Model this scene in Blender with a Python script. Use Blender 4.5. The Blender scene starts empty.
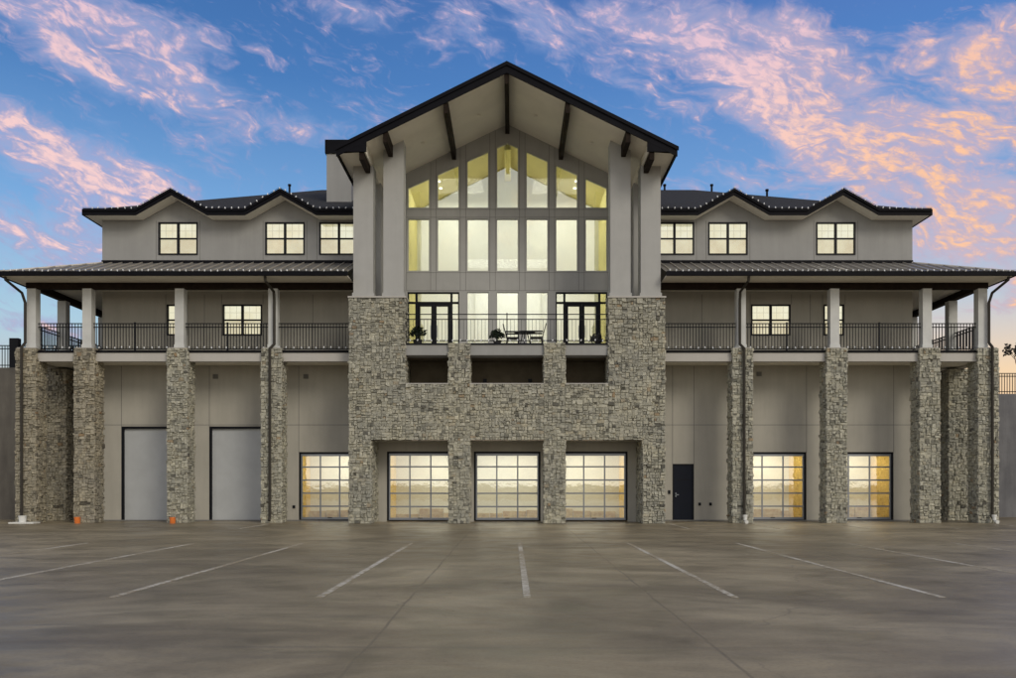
import bpy, bmesh, math, random
from mathutils import Vector, Matrix
random.seed(7)
R = math.radians
sc = bpy.context.scene
col = sc.collection

# ------------------------------------------------------------------ camera
cd = bpy.data.cameras.new("camera"); cam = bpy.data.objects.new("camera", cd); col.objects.link(cam)
cam.location = (0.19, -34, 1.5); cam.rotation_euler = (R(90), 0, 0)
cd.sensor_width = 36; cd.lens = 884 / 1016 * 36
cd.shift_x = -4 / 1016; cd.shift_y = 145 / 1016
cd.clip_end = 3000
sc.camera = cam
sc.view_settings.view_transform = 'Standard'; sc.view_settings.look = 'None'
sc.view_settings.exposure = 0.12; sc.view_settings.gamma = 1
sc.cycles.use_denoising = True
sc.cycles.max_bounces = 8; sc.cycles.transparent_max_bounces = 12
sc.cycles.sample_clamp_indirect = 4

SUN_EL, SUN_AZ = 30, 36          # azimuth: degrees to the right of straight behind the camera
# ------------------------------------------------------------------ node expression helper
class NX:
    def __init__(s, nt): s.nt = nt; s.n = nt.nodes; s.l = nt.links
    def put(s, sock, v):
        if isinstance(v, bpy.types.NodeSocket): s.l.new(v, sock)
        elif isinstance(v, (tuple, list)) and len(v) == 3 and sock.type == 'RGBA': sock.default_value = (*v, 1)
        else: sock.default_value = v
    def m(s, op, a, b=0.0, c=0.0, clamp=False):
        k = s.n.new('ShaderNodeMath'); k.operation = op; k.use_clamp = clamp
        s.put(k.inputs[0], a); s.put(k.inputs[1], b); s.put(k.inputs[2], c); return k.outputs[0]
    def noise(s, vec, scale, detail=4, rough=.55, dist=0.0, w=None):
        k = s.n.new('ShaderNodeTexNoise')
        if w is not None: k.noise_dimensions = '4D'; k.inputs['W'].default_value = w
        s.put(k.inputs['Vector'], vec); k.inputs['Scale'].default_value = scale
        k.inputs['Detail'].default_value = detail; k.inputs['Roughness'].default_value = rough
        k.inputs['Distortion'].default_value = dist; return k.outputs['Fac']
    def ramp(s, f, stops, interp='LINEAR'):
        k = s.n.new('ShaderNodeValToRGB'); s.put(k.inputs[0], f); cr = k.color_ramp; cr.interpolation = interp
        while len(cr.elements) < len(stops): cr.elements.new(.5)
        for e, (p, c) in zip(cr.elements, stops):
            e.position = p; e.color = (*c, 1) if len(c) == 3 else c
        return k.outputs[0]
    def rng(s, v, a, b, c=0., d=1., smooth=True):
        k = s.n.new('ShaderNodeMapRange'); k.interpolation_type = 'SMOOTHSTEP' if smooth else 'LINEAR'
        s.put(k.inputs[0], v)
        for i, x in enumerate((a, b, c, d)): k.inputs[i + 1].default_value = x
        return k.outputs[0]
    def mix(s, f, a, b, mode='MIX'):
        k = s.n.new('ShaderNodeMix'); k.data_type = 'RGBA'; k.blend_type = mode
        s.put(k.inputs[0], f); s.put(k.inputs[6], a); s.put(k.inputs[7], b); return k.outputs[2]
    def xyz(s, v):
        k = s.n.new('ShaderNodeSeparateXYZ'); s.put(k.inputs[0], v); return k.outputs
    def comb(s, x, y, z):
        k = s.n.new('ShaderNodeCombineXYZ'); s.put(k.inputs[0], x); s.put(k.inputs[1], y); s.put(k.inputs[2], z); return k.outputs[0]

def lin(r, g, b):
    f = lambda v: (v / 255 / 12.92) if v / 255 <= .04045 else ((v / 255 + .055) / 1.055) ** 2.4
    return (f(r), f(g), f(b))

# ------------------------------------------------------------------ world: dusk sky with lit clouds
w = bpy.data.worlds.new("World"); sc.world = w; w.use_nodes = True
nt = w.node_tree; nt.nodes.clear(); N = NX(nt)
out = nt.nodes.new('ShaderNodeOutputWorld'); bg = nt.nodes.new('ShaderNodeBackground')
nt.links.new(bg.outputs[0], out.inputs[0])
tc = nt.nodes.new('ShaderNodeTexCoord'); D = tc.outputs['Generated']
dx, dy, dz = N.xyz(D)
az = N.m('ARCTAN2', dx, dy); el = N.m('ARCSINE', dz)
sky = nt.nodes.new('ShaderNodeTexSky'); sky.sky_type = 'NISHITA'; sky.sun_disc = False
sky.sun_elevation = R(SUN_EL); sky.sun_rotation = R(180 - SUN_AZ)
nish = N.mix(1.0, sky.outputs[0], (.13, .13, .13), 'MULTIPLY')
left = N.ramp(N.m('DIVIDE', el, .56, clamp=True), [(0, lin(214, 176, 158)), (.16, lin(192, 188, 180)), (.30, lin(163, 195, 212)),
        (.5, lin(116, 166, 216)), (.75, lin(66, 122, 186)), (1, lin(58, 104, 168))])
right = N.ramp(N.m('DIVIDE', el, .56, clamp=True), [(0, lin(250, 196, 138)), (.2, lin(244, 208, 164)), (.34, lin(186, 196, 208)),
        (.55, lin(112, 160, 214)), (.8, lin(82, 132, 200)), (1, lin(84, 112, 184))])
base = N.mix(N.rng(az, -.35, .5), left, right)
base = N.mix(.12, base, nish)
# cloud noise on stretched sky directions
warp = N.noise(N.comb(az, N.m('MULTIPLY', el, 2.0), 0.0), 6, 3)
warp = N.m('SUBTRACT', warp, .5)
elr = N.m('ADD', el, N.m('MULTIPLY', az, .28))
cv = N.comb(N.m('ADD', az, N.m('MULTIPLY', warp, .10)), N.m('ADD', N.m('MULTIPLY', elr, 2.3), N.m('MULTIPLY', warp, .2)), .3)
n_big = N.noise(cv, 9, 5, .6, .3)
n_fine = N.noise(cv, 34, 4, .62, .6)
n_puff = N.noise(N.comb(az, N.m('MULTIPLY', elr, 1.9), 2.0), 78, 4, .6, .5)
def blob(px, py, sx, sy, rot=0, amp=1.0):
    a0 = math.atan((px - 512) / 884); e0 = math.atan((484 - py) / math.hypot(884, px - 512))
    sx /= 884; sy /= 884; c, s_ = math.cos(R(rot)), math.sin(R(rot))
    da = N.m('SUBTRACT', az, a0); de = N.m('SUBTRACT', el, e0)
    u = N.m('ADD', N.m('MULTIPLY', da, c / sx), N.m('MULTIPLY', de, s_ / sx))
    v = N.m('ADD', N.m('MULTIPLY', da, -s_ / sy), N.m('MULTIPLY', de, c / sy))
    q = N.m('ADD', N.m('MULTIPLY', u, u), N.m('MULTIPLY', v, v))
    return N.m('MULTIPLY', N.m('EXPONENT', N.m('MULTIPLY', q, -1.0)), amp)
B = [  # px, py, half-width, half-height, rotation (deg, up to the right positive)
 (95, 28, 125, 44, -18, 1.1), (150, 78, 62, 22, -12, .8), (60, 165, 130, 38, -14, 1.0), (150, 192, 70, 26, -25, .6), (45, 245, 95, 26, 0, 1.25),
 (405, 50, 40, 22, -30, .45), (370, 125, 60, 20, 10, .5), (290, 132, 40, 14, 0, .45), (330, 8, 60, 18, 0, .4),
 (560, 20, 95, 24, -8, .85), (600, 76, 62, 18, -20, .75), (680, 30, 80, 24, -10, .6), (780, 75, 95, 30, -38, .95),
 (850, 135, 110, 34, -28, 1.05), (940, 170, 100, 34, -22, 1.05), (760, 120, 60, 14, -20, .6), (900, 210, 110, 26, -8, .8),
 (960, 250, 80, 18, -4, 1.0), (975, 282, 60, 9, 0, .9), (60, 285, 90, 10, 0, .7), (25, 325, 60, 8, 0, .7), (730, 180, 70, 20, 0, .55), (960, 62, 130, 44, -4, .75), (470, 40, 90, 30, 0, .3), (990, 120, 60, 20, -10, .4), (1000, 303, 60, 7, 0, .7),
 (820, 5, 120, 25, 0, .5)]
M = 0.0
for b in B: M = N.m('ADD', M, blob(*b))
behind = N.rng(dy, .25, -.15, 0, .55)                     # soft generic cloud field all the way round
M = N.m('ADD', M, behind)
M = N.m('MINIMUM', M, 1.1)
c_ = lambda n, k: N.m('MULTIPLY', N.m('SUBTRACT', n, .5), k)
dens = N.m('ADD', N.m('ADD', c_(n_big, 2.6), c_(n_fine, 2.6)), N.m('ADD', c_(n_puff, .8), N.m('MULTIPLY', M, .74)))
cov = N.rng(dens, .12, 1.2)
core = N.rng(dens, .60, 1.30)
veil = N.rng(N.m('ADD', M, c_(n_big, 2.8)), .25, 1.2, 0, .55)
edgec = N.mix(N.rng(az, .1, .5), lin(160, 156, 194), lin(196, 170, 186))
base = N.mix(1.0, base, N.ramp(N.m('DIVIDE', el, .56, clamp=True), [(.3, (1, 1, 1)), (.9, (.84, .86, .90))]), 'MULTIPLY')
hot = N.mix(N.rng(N.m('SUBTRACT', az, N.m('MULTIPLY', el, .8)), -.12, .22), lin(250, 206, 198), lin(255, 196, 146))
hot = N.mix(N.rng(el, .36, .50), hot, N.mix(.6, hot, lin(214, 184, 212)))
base = N.mix(veil, base, N.mix(N.rng(az, .0, .5), lin(166, 176, 214), lin(206, 186, 198)))
cloudc = N.mix(core, edgec, hot)
cloudc = N.mix(N.m('MULTIPLY', N.rng(n_puff, .60, .40), .40), cloudc, lin(166, 164, 192))
full = N.mix(N.m('MULTIPLY', cov, .85), base, cloudc)
full = N.mix(N.rng(el, .60, .95, 0, .75), full, lin(196, 194, 186))     # neutral veil overhead, unseen, added to warm and brighten the light
# behind the camera the low sky is paler and warmer (added to light the facade)
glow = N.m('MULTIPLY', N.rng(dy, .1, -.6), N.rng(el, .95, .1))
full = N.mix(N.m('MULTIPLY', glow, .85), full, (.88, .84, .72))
# ground half of the world stays dull
full = N.mix(N.rng(dz, -.02, -.06), full, lin(92, 86, 78))
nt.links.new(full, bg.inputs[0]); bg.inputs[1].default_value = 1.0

sd = bpy.data.lights.new("sun", 'SUN'); so = bpy.data.objects.new("sun", sd); col.objects.link(so)
sd.energy = 1.1; sd.angle = R(22); sd.color = (1, .92, .76)
sdir = Vector((math.sin(R(SUN_AZ)) * math.cos(R(SUN_EL)), -math.cos(R(SUN_AZ)) * math.cos(R(SUN_EL)), math.sin(R(SUN_EL))))
so.rotation_euler = sdir.to_track_quat('Z', 'Y').to_euler(); so.location = (20, -40, 30)

# ------------------------------------------------------------------ helpers
def tag(o, label=None, cat=None, group=None, kind=None):
    for k, v in (('label', label), ('category', cat), ('group', group), ('kind', kind)):
        if v: o[k] = v
    return o
def empty(name, loc=(0, 0, 0)):
    o = bpy.data.objects.new(name, None); o.empty_display_size = .3; col.objects.link(o); o.location = loc; return o
class MB:
    def __init__(s): s.bm = bmesh.new()
    def box(s, x0, x1, y0, y1, z0, z1):
        if x0 > x1: x0, x1 = x1, x0
        v = [s.bm.verts.new(p) for p in ((x0,y0,z0),(x1,y0,z0),(x1,y1,z0),(x0,y1,z0),(x0,y0,z1),(x1,y0,z1),(x1,y1,z1),(x0,y1,z1))]
        for f in ((3,2,1,0),(4,5,6,7),(0,1,5,4),(1,2,6,5),(2,3,7,6),(3,0,4,7)): s.bm.faces.new([v[i] for i in f])
        return s
    def poly(s, pts, flip=False):
        v = [s.bm.verts.new(p) for p in pts]
        if flip: v = v[::-1]
        return s.bm.faces.new(v)
    def prism(s, pts, d):     # closed prism: polygon pts moved by vector d
        d = Vector(d); a = [s.bm.verts.new(p) for p in pts]; b = [s.bm.verts.new(Vector(p) + d) for p in pts]
        n = len(pts); s.bm.faces.new(a); s.bm.faces.new(b[::-1])
        for i in range(n): s.bm.faces.new((a[i], b[i], b[(i + 1) % n], a[(i + 1) % n]))
        return s
    def xz(s, pts, y0, y1): return s.prism([(x, y0, z) for x, z in pts], (0, y1 - y0, 0))
    def bar(s, p, q, w, h=None):      # rectangular bar between two points
        h = h or w; p = Vector(p); q = Vector(q); d = (q - p).normalized()
        up = Vector((0, 0, 1)) if abs(d.z) < .95 else Vector((0, 1, 0))
        a = d.cross(up).normalized() * w / 2; b = a.cross(d).normalized() * h / 2
        return s.prism([p + a + b, p - a + b, p - a - b, p + a - b], q - p)
    def tube(s, pts, r, n=8):
        pts = [Vector(p) for p in pts]; rings = []
        for i, p in enumerate(pts):
            d = ((pts[min(i + 1, len(pts) - 1)] - p).normalized() + (p - pts[max(i - 1, 0)]).normalized()).normalized()
            up = Vector((0, 1, 0)) if abs(d.y) < .9 else Vector((1, 0, 0))
            a = d.cross(up).normalized(); b = a.cross(d)
            rr = r[i] if isinstance(r, (list, tuple)) else r
            rings.append([s.bm.verts.new(p + (a * math.cos(t) + b * math.sin(t)) * rr) for t in [2 * math.pi * k / n for k in range(n)]])
        for u, v in zip(rings, rings[1:]):
            for k in range(n): s.bm.faces.new((u[k], u[(k + 1) % n], v[(k + 1) % n], v[k]))
        s.bm.faces.new(rings[0][::-1]); s.bm.faces.new(rings[-1]); return s
    def lathe(s, c, prof, n=16):
        c = Vector(c); rings = [[s.bm.verts.new(c + Vector((r * math.cos(2*math.pi*k/n), r * math.sin(2*math.pi*k/n), z))) for k in range(n)] for r, z in prof]
        for u, v in zip(rings, rings[1:]):
            for k in range(n): s.bm.faces.new((u[k], u[(k + 1) % n], v[(k + 1) % n], v[k]))
        s.bm.faces.new(rings[0][::-1]); s.bm.faces.new(rings[-1]); return s
    def build(s, name, mat, parent=None, fixn=True, smooth=False):
        if fixn: bmesh.ops.recalc_face_normals(s.bm, faces=s.bm.faces)
        me = bpy.data.meshes.new(name); s.bm.to_mesh(me); s.bm.free()
        o = bpy.data.objects.new(name, me); col.objects.link(o); me.materials.append(mat)
        if smooth:
            for p in me.polygons: p.use_smooth = True
        if parent:
            o.parent = parent
            t = Vector(parent.location); pp = parent.parent
            while pp: t += Vector(pp.location); pp = pp.parent
            me.transform(Matrix.Translation(-t))
        return o

# ------------------------------------------------------------------ materials
def mat(name, color, rough=.8, metal=0., spec=.3, var=.0, vscale=1.5, bump=0., bscale=40, color2=None):
    m = bpy.data.materials.new(name); m.use_nodes = True; nt = m.node_tree; b = nt.nodes['Principled BSDF']; X = NX(nt)
    t = nt.nodes.new('ShaderNodeTexCoord').outputs['Object']
    b.inputs['Roughness'].default_value = rough; b.inputs['Metallic'].default_value = metal
    b.inputs['Specular IOR Level'].default_value = spec
    if var or color2:
        n1 = X.noise(t, vscale, 6, .6)
        if name.startswith(('stucco', 'wall_concrete', 'trim', 'column')):
            tx, ty, tz = X.xyz(t); n1 = X.m('ADD', X.m('MULTIPLY', n1, .55), X.m('MULTIPLY', X.noise(X.comb(X.m('MULTIPLY', tx, 2.2), X.m('MULTIPLY', ty, 2.2), X.m('MULTIPLY', tz, .22)), 1.6, 5, .65), .45))
        c2 = color2 or tuple(c * (1 - var) for c in color)
        c1 = color if color2 else tuple(c * (1 + var * .6) for c in color)
        nt.links.new(X.mix(X.rng(n1, .3, .7), c1, c2), b.inputs['Base Color'])
    else: b.inputs['Base Color'].default_value = (*color, 1)
    if bump:
        bn = nt.nodes.new('ShaderNodeBump'); bn.inputs['Strength'].default_value = bump; bn.inputs['Distance'].default_value = .02
        nt.links.new(X.noise(t, bscale, 4, .6), bn.inputs['Height']); nt.links.new(bn.outputs[0], b.inputs['Normal'])
    return m
def stone_mat(name, tint=(1, 1, 1)):
    m = bpy.data.materials.new(name); m.use_nodes = True; nt = m.node_tree; b = nt.nodes['Principled BSDF']; X = NX(nt)
    t = nt.nodes.new('ShaderNodeTexCoord').outputs['Object']; g = nt.nodes.new('ShaderNodeNewGeometry')
    rnd = g.outputs['Random Per Island']
    T = lambda c: tuple(a * k for a, k in zip(c, tint))
    c = X.ramp(rnd, [(0, T((.11, .105, .095))), (.04, T((.20, .195, .175))), (.15, T((.32, .31, .275))), (.45, T((.35, .34, .30))), (.7, T((.40, .385, .34))), (.92, T((.48, .465, .41))), (.985, T((.36, .33, .27))), (1, T((.30, .22, .15)))])
    n1 = X.noise(t, 9, 6, .7); n2 = X.noise(t, 45, 4, .7); n3 = X.noise(t, .8, 4, .6)
    c = X.mix(1.0, c, X.ramp(n1, [(.25, (.55, .55, .56)), (.5, (1, 1, 1)), (.78, (1.25, 1.22, 1.12))]), 'MULTIPLY')
    c = X.mix(1.0, c, X.ramp(n2, [(.3, (.7, .7, .7)), (.55, (1.05, 1.05, 1.05))]), 'MULTIPLY')
    c = X.mix(1.0, c, X.ramp(n3, [(.3, (.86, .87, .9)), (.7, (1.08, 1.06, 1.0))]), 'MULTIPLY')
    nt.links.new(c, b.inputs['Base Color']); b.inputs['Roughness'].default_value = .9; b.inputs['Specular IOR Level'].default_value = .2
    bn = nt.nodes.new('ShaderNodeBump'); bn.inputs['Strength'].default_value = .9; bn.inputs['Distance'].default_value = .04
    nt.links.new(X.m('ADD', X.noise(t, 14, 5, .65), X.m('MULTIPLY', n2, .5)), bn.inputs['Height']); nt.links.new(bn.outputs[0], b.inputs['Normal'])
    return m
def glass_mat(name, refl=.14, tint=(.95, .97, .95)):
    m = bpy.data.materials.new(name); m.use_nodes = True; nt = m.node_tree; nt.nodes.clear()
    o = nt.nodes.new('ShaderNodeOutputMaterial'); mx = nt.nodes.new('ShaderNodeMixShader')
    tr = nt.nodes.new('ShaderNodeBsdfTransparent'); tr.inputs[0].default_value = (*tint, 1)
    gl = nt.nodes.new('ShaderNodeBsdfGlossy'); gl.inputs['Roughness'].default_value = .015
    gl.inputs[0].default_value = (1, 1, 1, 1)
    X = NX(nt); t = nt.nodes.new('ShaderNodeTexCoord').outputs['Object']
    bn = nt.nodes.new('ShaderNodeBump'); bn.inputs['Strength'].default_value = .08; bn.inputs['Distance'].default_value = .02
    nt.links.new(X.noise(t, 1.4, 4, .6), bn.inputs['Height']); nt.links.new(bn.outputs[0], gl.inputs['Normal'])
    fr = nt.nodes.new('ShaderNodeFresnel'); fr.inputs[0].default_value = 1.5
    f = X.m('ADD', fr.outputs[0], refl - .04, clamp=True)
    nt.links.new(f, mx.inputs[0]); nt.links.new(tr.outputs[0], mx.inputs[1]); nt.links.new(gl.outputs[0], mx.inputs[2])
    nt.links.new(mx.outputs[0], o.inputs[0]); return m
def emit_mat(name, c1, c2, s=1.0, scale=1.2):
    m = bpy.data.materials.new(name); m.use_nodes = True; nt = m.node_tree; nt.nodes.clear(); X = NX(nt)
    o = nt.nodes.new('ShaderNodeOutputMaterial'); e = nt.nodes.new('ShaderNodeEmission'); e.inputs[1].default_value = s
    t = nt.nodes.new('ShaderNodeTexCoord').outputs['Object']
    nt.links.new(X.mix(X.rng(X.noise(t, scale, 4, .6), .3, .7), c1, c2), e.inputs[0]); nt.links.new(e.outputs[0], o.inputs[0]); return m

M_ = dict(
 stucco=mat('stucco', (.35, .35, .345), .9, spec=.15, var=.10, vscale=.7, bump=.25, bscale=60),
 stucco_low=mat('stucco_low', (.47, .45, .40), .9, spec=.15, var=.10, vscale=.8, bump=.25, bscale=60),
 soffit=mat('soffit_paint', (.90, .86, .75), .85, spec=.15, var=.05, vscale=.9),
 trim=mat('trim_paint', (.50, .48, .45), .7, spec=.2, var=.05),
 colm=mat('column_paint', (.43, .43, .42), .75, spec=.2, var=.06, vscale=2),
 white_col=mat('white_paint', (.62, .63, .62), .6, spec=.25, var=.08, vscale=2),
 joint=mat('joint', (.20, .195, .185), .9),
 mortar=mat('mortar', (.33, .32, .28), .95, spec=.1, var=.25, vscale=12, bump=.5, bscale=60),
 stone=stone_mat('ledge_stone', (1.20, 1.21, 1.16)), stone_w=stone_mat('ledge_stone_weathered', (1.0, .95, .86)),
 shingle=mat('shingle', (.045, .045, .048), .9, spec=.1, var=.35, vscale=14, bump=.4, bscale=30),
 metal_roof=mat('seamed_metal', (.18, .17, .16), .45, metal=.3, spec=.5, var=.15, vscale=2),
 seam=mat('seam_metal', (.62, .58, .52), .4, metal=.55, spec=.5),
 fascia=mat('fascia_metal', (.006, .006, .009), .6, spec=.1, var=.2, vscale=2),
 beam=mat('stained_beam', (.020, .013, .009), .65, spec=.1, var=.3, vscale=5),
 black=mat('black_metal', (.006, .007, .011), .5, spec=.2),
 alum=mat('aluminium', (.30, .32, .36), .35, metal=.6, spec=.5),
 door_grey=mat('door_grey', (.50, .52, .54), .5, spec=.35, var=.06),
 navy=mat('navy_door', (.010, .013, .024), .5, spec=.15, var=.1),
 glass=glass_mat('window_glass', .24), glass_d=glass_mat('door_glass', .32),
 cream=mat('cream_wall', (.74, .75, .69), .85, spec=.1, var=.04),
 ochre=mat('ochre_wall', (.72, .50, .14), .8, spec=.1, var=.1),
 yellow=mat('yellow_wall', (.84, .77, .36), .8, spec=.1, var=.06),
 refl_brown=mat('reflection_blocks', (.62, .52, .32), .85, color2=(.42, .28, .15), vscale=5.0),  # mottled brown of the reflected landscape, put into the colour
 floor_in=mat('interior_floor', (.30, .25, .18), .5, var=.1),
 upblind=emit_mat('lit_blind_upper', lin(253, 245, 212), lin(238, 220, 168), .92),
 loblind=emit_mat('lit_blind_lower', lin(240, 222, 172), lin(208, 182, 124), .85),
 grille=emit_mat('lit_grille', lin(214, 200, 158), lin(208, 194, 150), .8),
 lamp=emit_mat('lamp_lens', (1, .97, .85), (1, .97, .85), 3.0),
 spout=mat('downspout_paint', (.045, .040, .033), .6, spec=.2),
 bulb=mat('bulb_white', (.8, .82, .85), .3, spec=.5),
 orange=mat('orange_plastic', (.75, .20, .04), .5, var=.15), whitep=mat('white_plastic', (.75, .75, .72), .5, var=.08),
 conc=mat('wall_concrete', (.20, .185, .16), .9, spec=.2, color2=(.11, .10, .09), vscale=.6, bump=.4, bscale=12),
 conc_b=mat('wall_concrete_blue', (.22, .22, .23), .9, spec=.2, color2=(.13, .13, .14), vscale=.6, bump=.4, bscale=12),
 recess=mat('recess_shade', (.12, .10, .07), .9, var=.15, vscale=3),  # albedo darkened to put the recess shade into the colour
 grass=mat('dry_grass', (.10, .095, .045), .95, color2=(.16, .13, .07), vscale=.3, bump=.6, bscale=20),
 bark=mat('bark', (.07, .055, .045), .9, var=.3, vscale=8, bump=.5), field=mat('golden_field', (.36, .26, .12), .95, color2=(.20, .13, .06), vscale=.15), leaf=mat('leaf', (.10, .09, .09), .8, color2=(.07, .07, .06), vscale=2),
 fern=mat('dark_leaf', (.02, .035, .018), .6, var=.3, vscale=6), pot=mat('dark_pot', (.03, .03, .033), .5),
 palepot=mat('pale_pot', (.45, .42, .32), .7), chairm=mat('chair_metal', (.018, .018, .02), .5), line=None)
def ground_material():
    m = bpy.data.materials.new('lot_concrete'); m.use_nodes = True; nt = m.node_tree; b = nt.nodes['Principled BSDF']; X = NX(nt)
    t = nt.nodes.new('ShaderNodeTexCoord').outputs['Object']; x, y, z = X.xyz(t)
    sv = X.comb(X.m('MULTIPLY', x, .75), y, z)
    n1 = X.noise(sv, .30, 7, .66, .9); n2 = X.noise(sv, 1.4, 6, .65, .4); n3 = X.noise(t, 22, 6, .85); n4 = X.noise(t, .12, 3, .5, .3)
    c = X.ramp(n1, [(.3, (.132, .106, .069)), (.48, (.238, .196, .128)), (.70, (.40, .338, .230))])
    c = X.mix(1.0, c, X.ramp(n2, [(.3, (.64, .65, .66)), (.5, (1, 1, 1)), (.72, (1.16, 1.15, 1.12))]), 'MULTIPLY')
    c = X.mix(1.0, c, X.ramp(n4, [(.35, (.82, .82, .83)), (.65, (1.1, 1.09, 1.07))]), 'MULTIPLY')
    c = X.mix(1.0, c, X.ramp(n3, [(.32, (.74, .74, .74)), (.5, (1, 1, 1)), (.7, (1.14, 1.14, 1.13))]), 'MULTIPLY')
    # oil and tyre stains: small dark spots and long scuffs
    spot = X.rng(X.noise(sv, 3.6, 2, .5, .2, w=3), .69, .76)
    c = X.mix(X.m('MULTIPLY', spot, .45), c, (.06, .055, .05))
    scuff = X.rng(X.noise(X.comb(X.m('MULTIPLY', x, .09), X.m('MULTIPLY', y, 1.5), 4.0), 1.0, 5, .7, .8), .56, .72)
    c = X.mix(X.m('MULTIPLY', scuff, .38), c, (.085, .078, .07))
    # hairline cracks and leaves / debris specks
    vo = nt.nodes.new('ShaderNodeTexVoronoi'); vo.feature = 'DISTANCE_TO_EDGE'; vo.inputs['Scale'].default_value = .16
    wv = nt.nodes.new('ShaderNodeVectorMath'); wv.operation = 'ADD'; nn = nt.nodes.new('ShaderNodeTexNoise'); nn.inputs['Scale'].default_value = .9; nn.inputs['Detail'].default_value = 6
    nt.links.new(t, nn.inputs['Vector']); nt.links.new(nn.outputs['Color'], wv.inputs[0]); nt.links.new(t, wv.inputs[1]); nt.links.new(wv.outputs[0], vo.inputs['Vector'])
    ck = X.m('MULTIPLY', X.rng(vo.outputs['Distance'], .0035, .001), X.rng(n1, .48, .60))
    c = X.mix(X.m('MULTIPLY', ck, .4), c, (.05, .045, .04))
    deb = X.rng(X.noise(t, 5.5, 1, .5, w=7), .80, .83)
    c = X.mix(X.m('MULTIPLY', deb, .8), c, (.03, .025, .02))
    # control joints, wandering a little
    wob = X.m('MULTIPLY', X.m('SUBTRACT', X.noise(t, .5, 3, .6), .5), .10)
    J = 0.0
    for coord, vals, ww in ((x, (-1.15, 2.05, -13.5, 14.6), .011), (y, (-15.8, -4.4, -27.5), .010)):
        for v in vals:
            d = X.m('ABSOLUTE', X.m('ADD', X.m('SUBTRACT', coord, v), wob))
            J = X.m('MAXIMUM', J, X.rng(d, ww * 2.2, ww * .6))
    c = X.mix(X.m('MULTIPLY', J, X.rng(n1, .38, .60, .06, .5)), c, (.045, .04, .036))
    nt.links.new(c, b.inputs['Base Color'])
    nt.links.new(X.rng(n2, .3, .7, .32, .55), b.inputs['Roughness']); b.inputs['Specular IOR Level'].default_value = .42
    bn = nt.nodes.new('ShaderNodeBump'); bn.inputs['Strength'].default_value = .25; bn.inputs['Distance'].default_value = .006
    nt.links.new(X.m('ADD', n3, X.m('MULTIPLY', J, -2)), bn.inputs['Height']); nt.links.new(bn.outputs[0], b.inputs['Normal'])
    return m
def line_material():
    m = bpy.data.materials.new('worn_line_paint'); m.use_nodes = True; nt = m.node_tree; b = nt.nodes['Principled BSDF']; X = NX(nt)
    t = nt.nodes.new('ShaderNodeTexCoord').outputs['Object']
    n = X.noise(t, 7, 6, .75); n2 = X.noise(t, .5, 3, .5)
    f = X.m('ADD', n, X.m('MULTIPLY', X.m('SUBTRACT', n2, .5), .6))
    nt.links.new(X.mix(X.rng(f, .42, .60), (.29, .24, .16), (.52, .49, .42)), b.inputs['Base Color']); b.inputs['Roughness'].default_value = .7
    return m
M_['lot'] = ground_material(); M_['line'] = line_material()

# ------------------------------------------------------------------ setting
g = MB(); g.poly([(-900, -900, -.06), (900, -900, -.06), (900, 1200, -.06), (-900, 1200, -.06)]); tag(g.build('ground', M_['field']), kind='structure')
g = MB(); g.box(-60, 60, -46, 20, -.05, 0); tag(g.build('parking_lot', M_['lot']), kind='structure')
g = MB()
for k in range(-6, 7):
    x = .39 + 2.75 * k
    g.box(x - .048, x + .048, -22.3, -11.5, .0005, .004)
for k in range(-3, 7):
    if abs(k) > 1 or k == 2: g.box(.1 + 3.02 * k - .05, .1 + 3.02 * k + .05, -4.3, -.75, .0005, .004)
tag(g.build('parking_lines', M_['line']), kind='structure')
for sx, y0, zt in ((-1, 3.2, 6.4), (1, 6.2, 5.6)):
    g = MB(); xa, xb = sorted((sx * 17.5, sx * 140)); g.box(xa, xb, y0 + .35, 90, -.04, zt - .06)
    tag(g.build('hill', M_['grass']), kind='structure')
    g = MB(); xa, xb = sorted((sx * 17.2, sx * 60)); g.box(xa, xb, y0, y0 + .34, 0, zt)
    wl = g.build('retaining_wall', M_['conc'] if sx < 0 else M_['conc_b'])
    tag(wl, 'brown stained concrete retaining wall at the left end of the building' if sx < 0 else 'grey concrete retaining wall beyond the right corner stone column', 'retaining wall')
    g = MB(); x = 17.4
    while x < 59.9:
        g.box(sx * x - .011, sx * x + .011, y0 + .15, y0 + .18, zt + .02, zt + .92); x += .12
    for z in (zt + .10, zt + .80, zt + .93): g.box(min(sx*17.3, sx*60), max(sx*17.3, sx*60), y0 + .14, y0 + .19, z, z + .035)
    x = 17.4
    while x < 60: g.box(sx * x - .035, sx * x + .035, y0 + .13, y0 + .20, zt, zt + 1.02); x += 2.3
    if sx < 0: g.box(-21.0, -20.62, y0 + .05, y0 + .28, zt, zt + 1.25)
    tag(g.build('metal_fence', M_['black']), 'black picket fence on top of the brown wall at the left' if sx < 0 else 'black picket fence on top of the grey wall at the right', 'fence')

# ------------------------------------------------------------------ the building
BLD = empty('clubhouse_building', (0, 0, 0))
tag(BLD, 'grey stucco and stone clubhouse with a tall central gable window wall and lit garage doors', 'building')
def part(mb, name, m, parent=BLD, label=None, **k):
    o = mb.build(name, M_[m], parent, **k)
    if label: o['label'] = label
    return o

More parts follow.
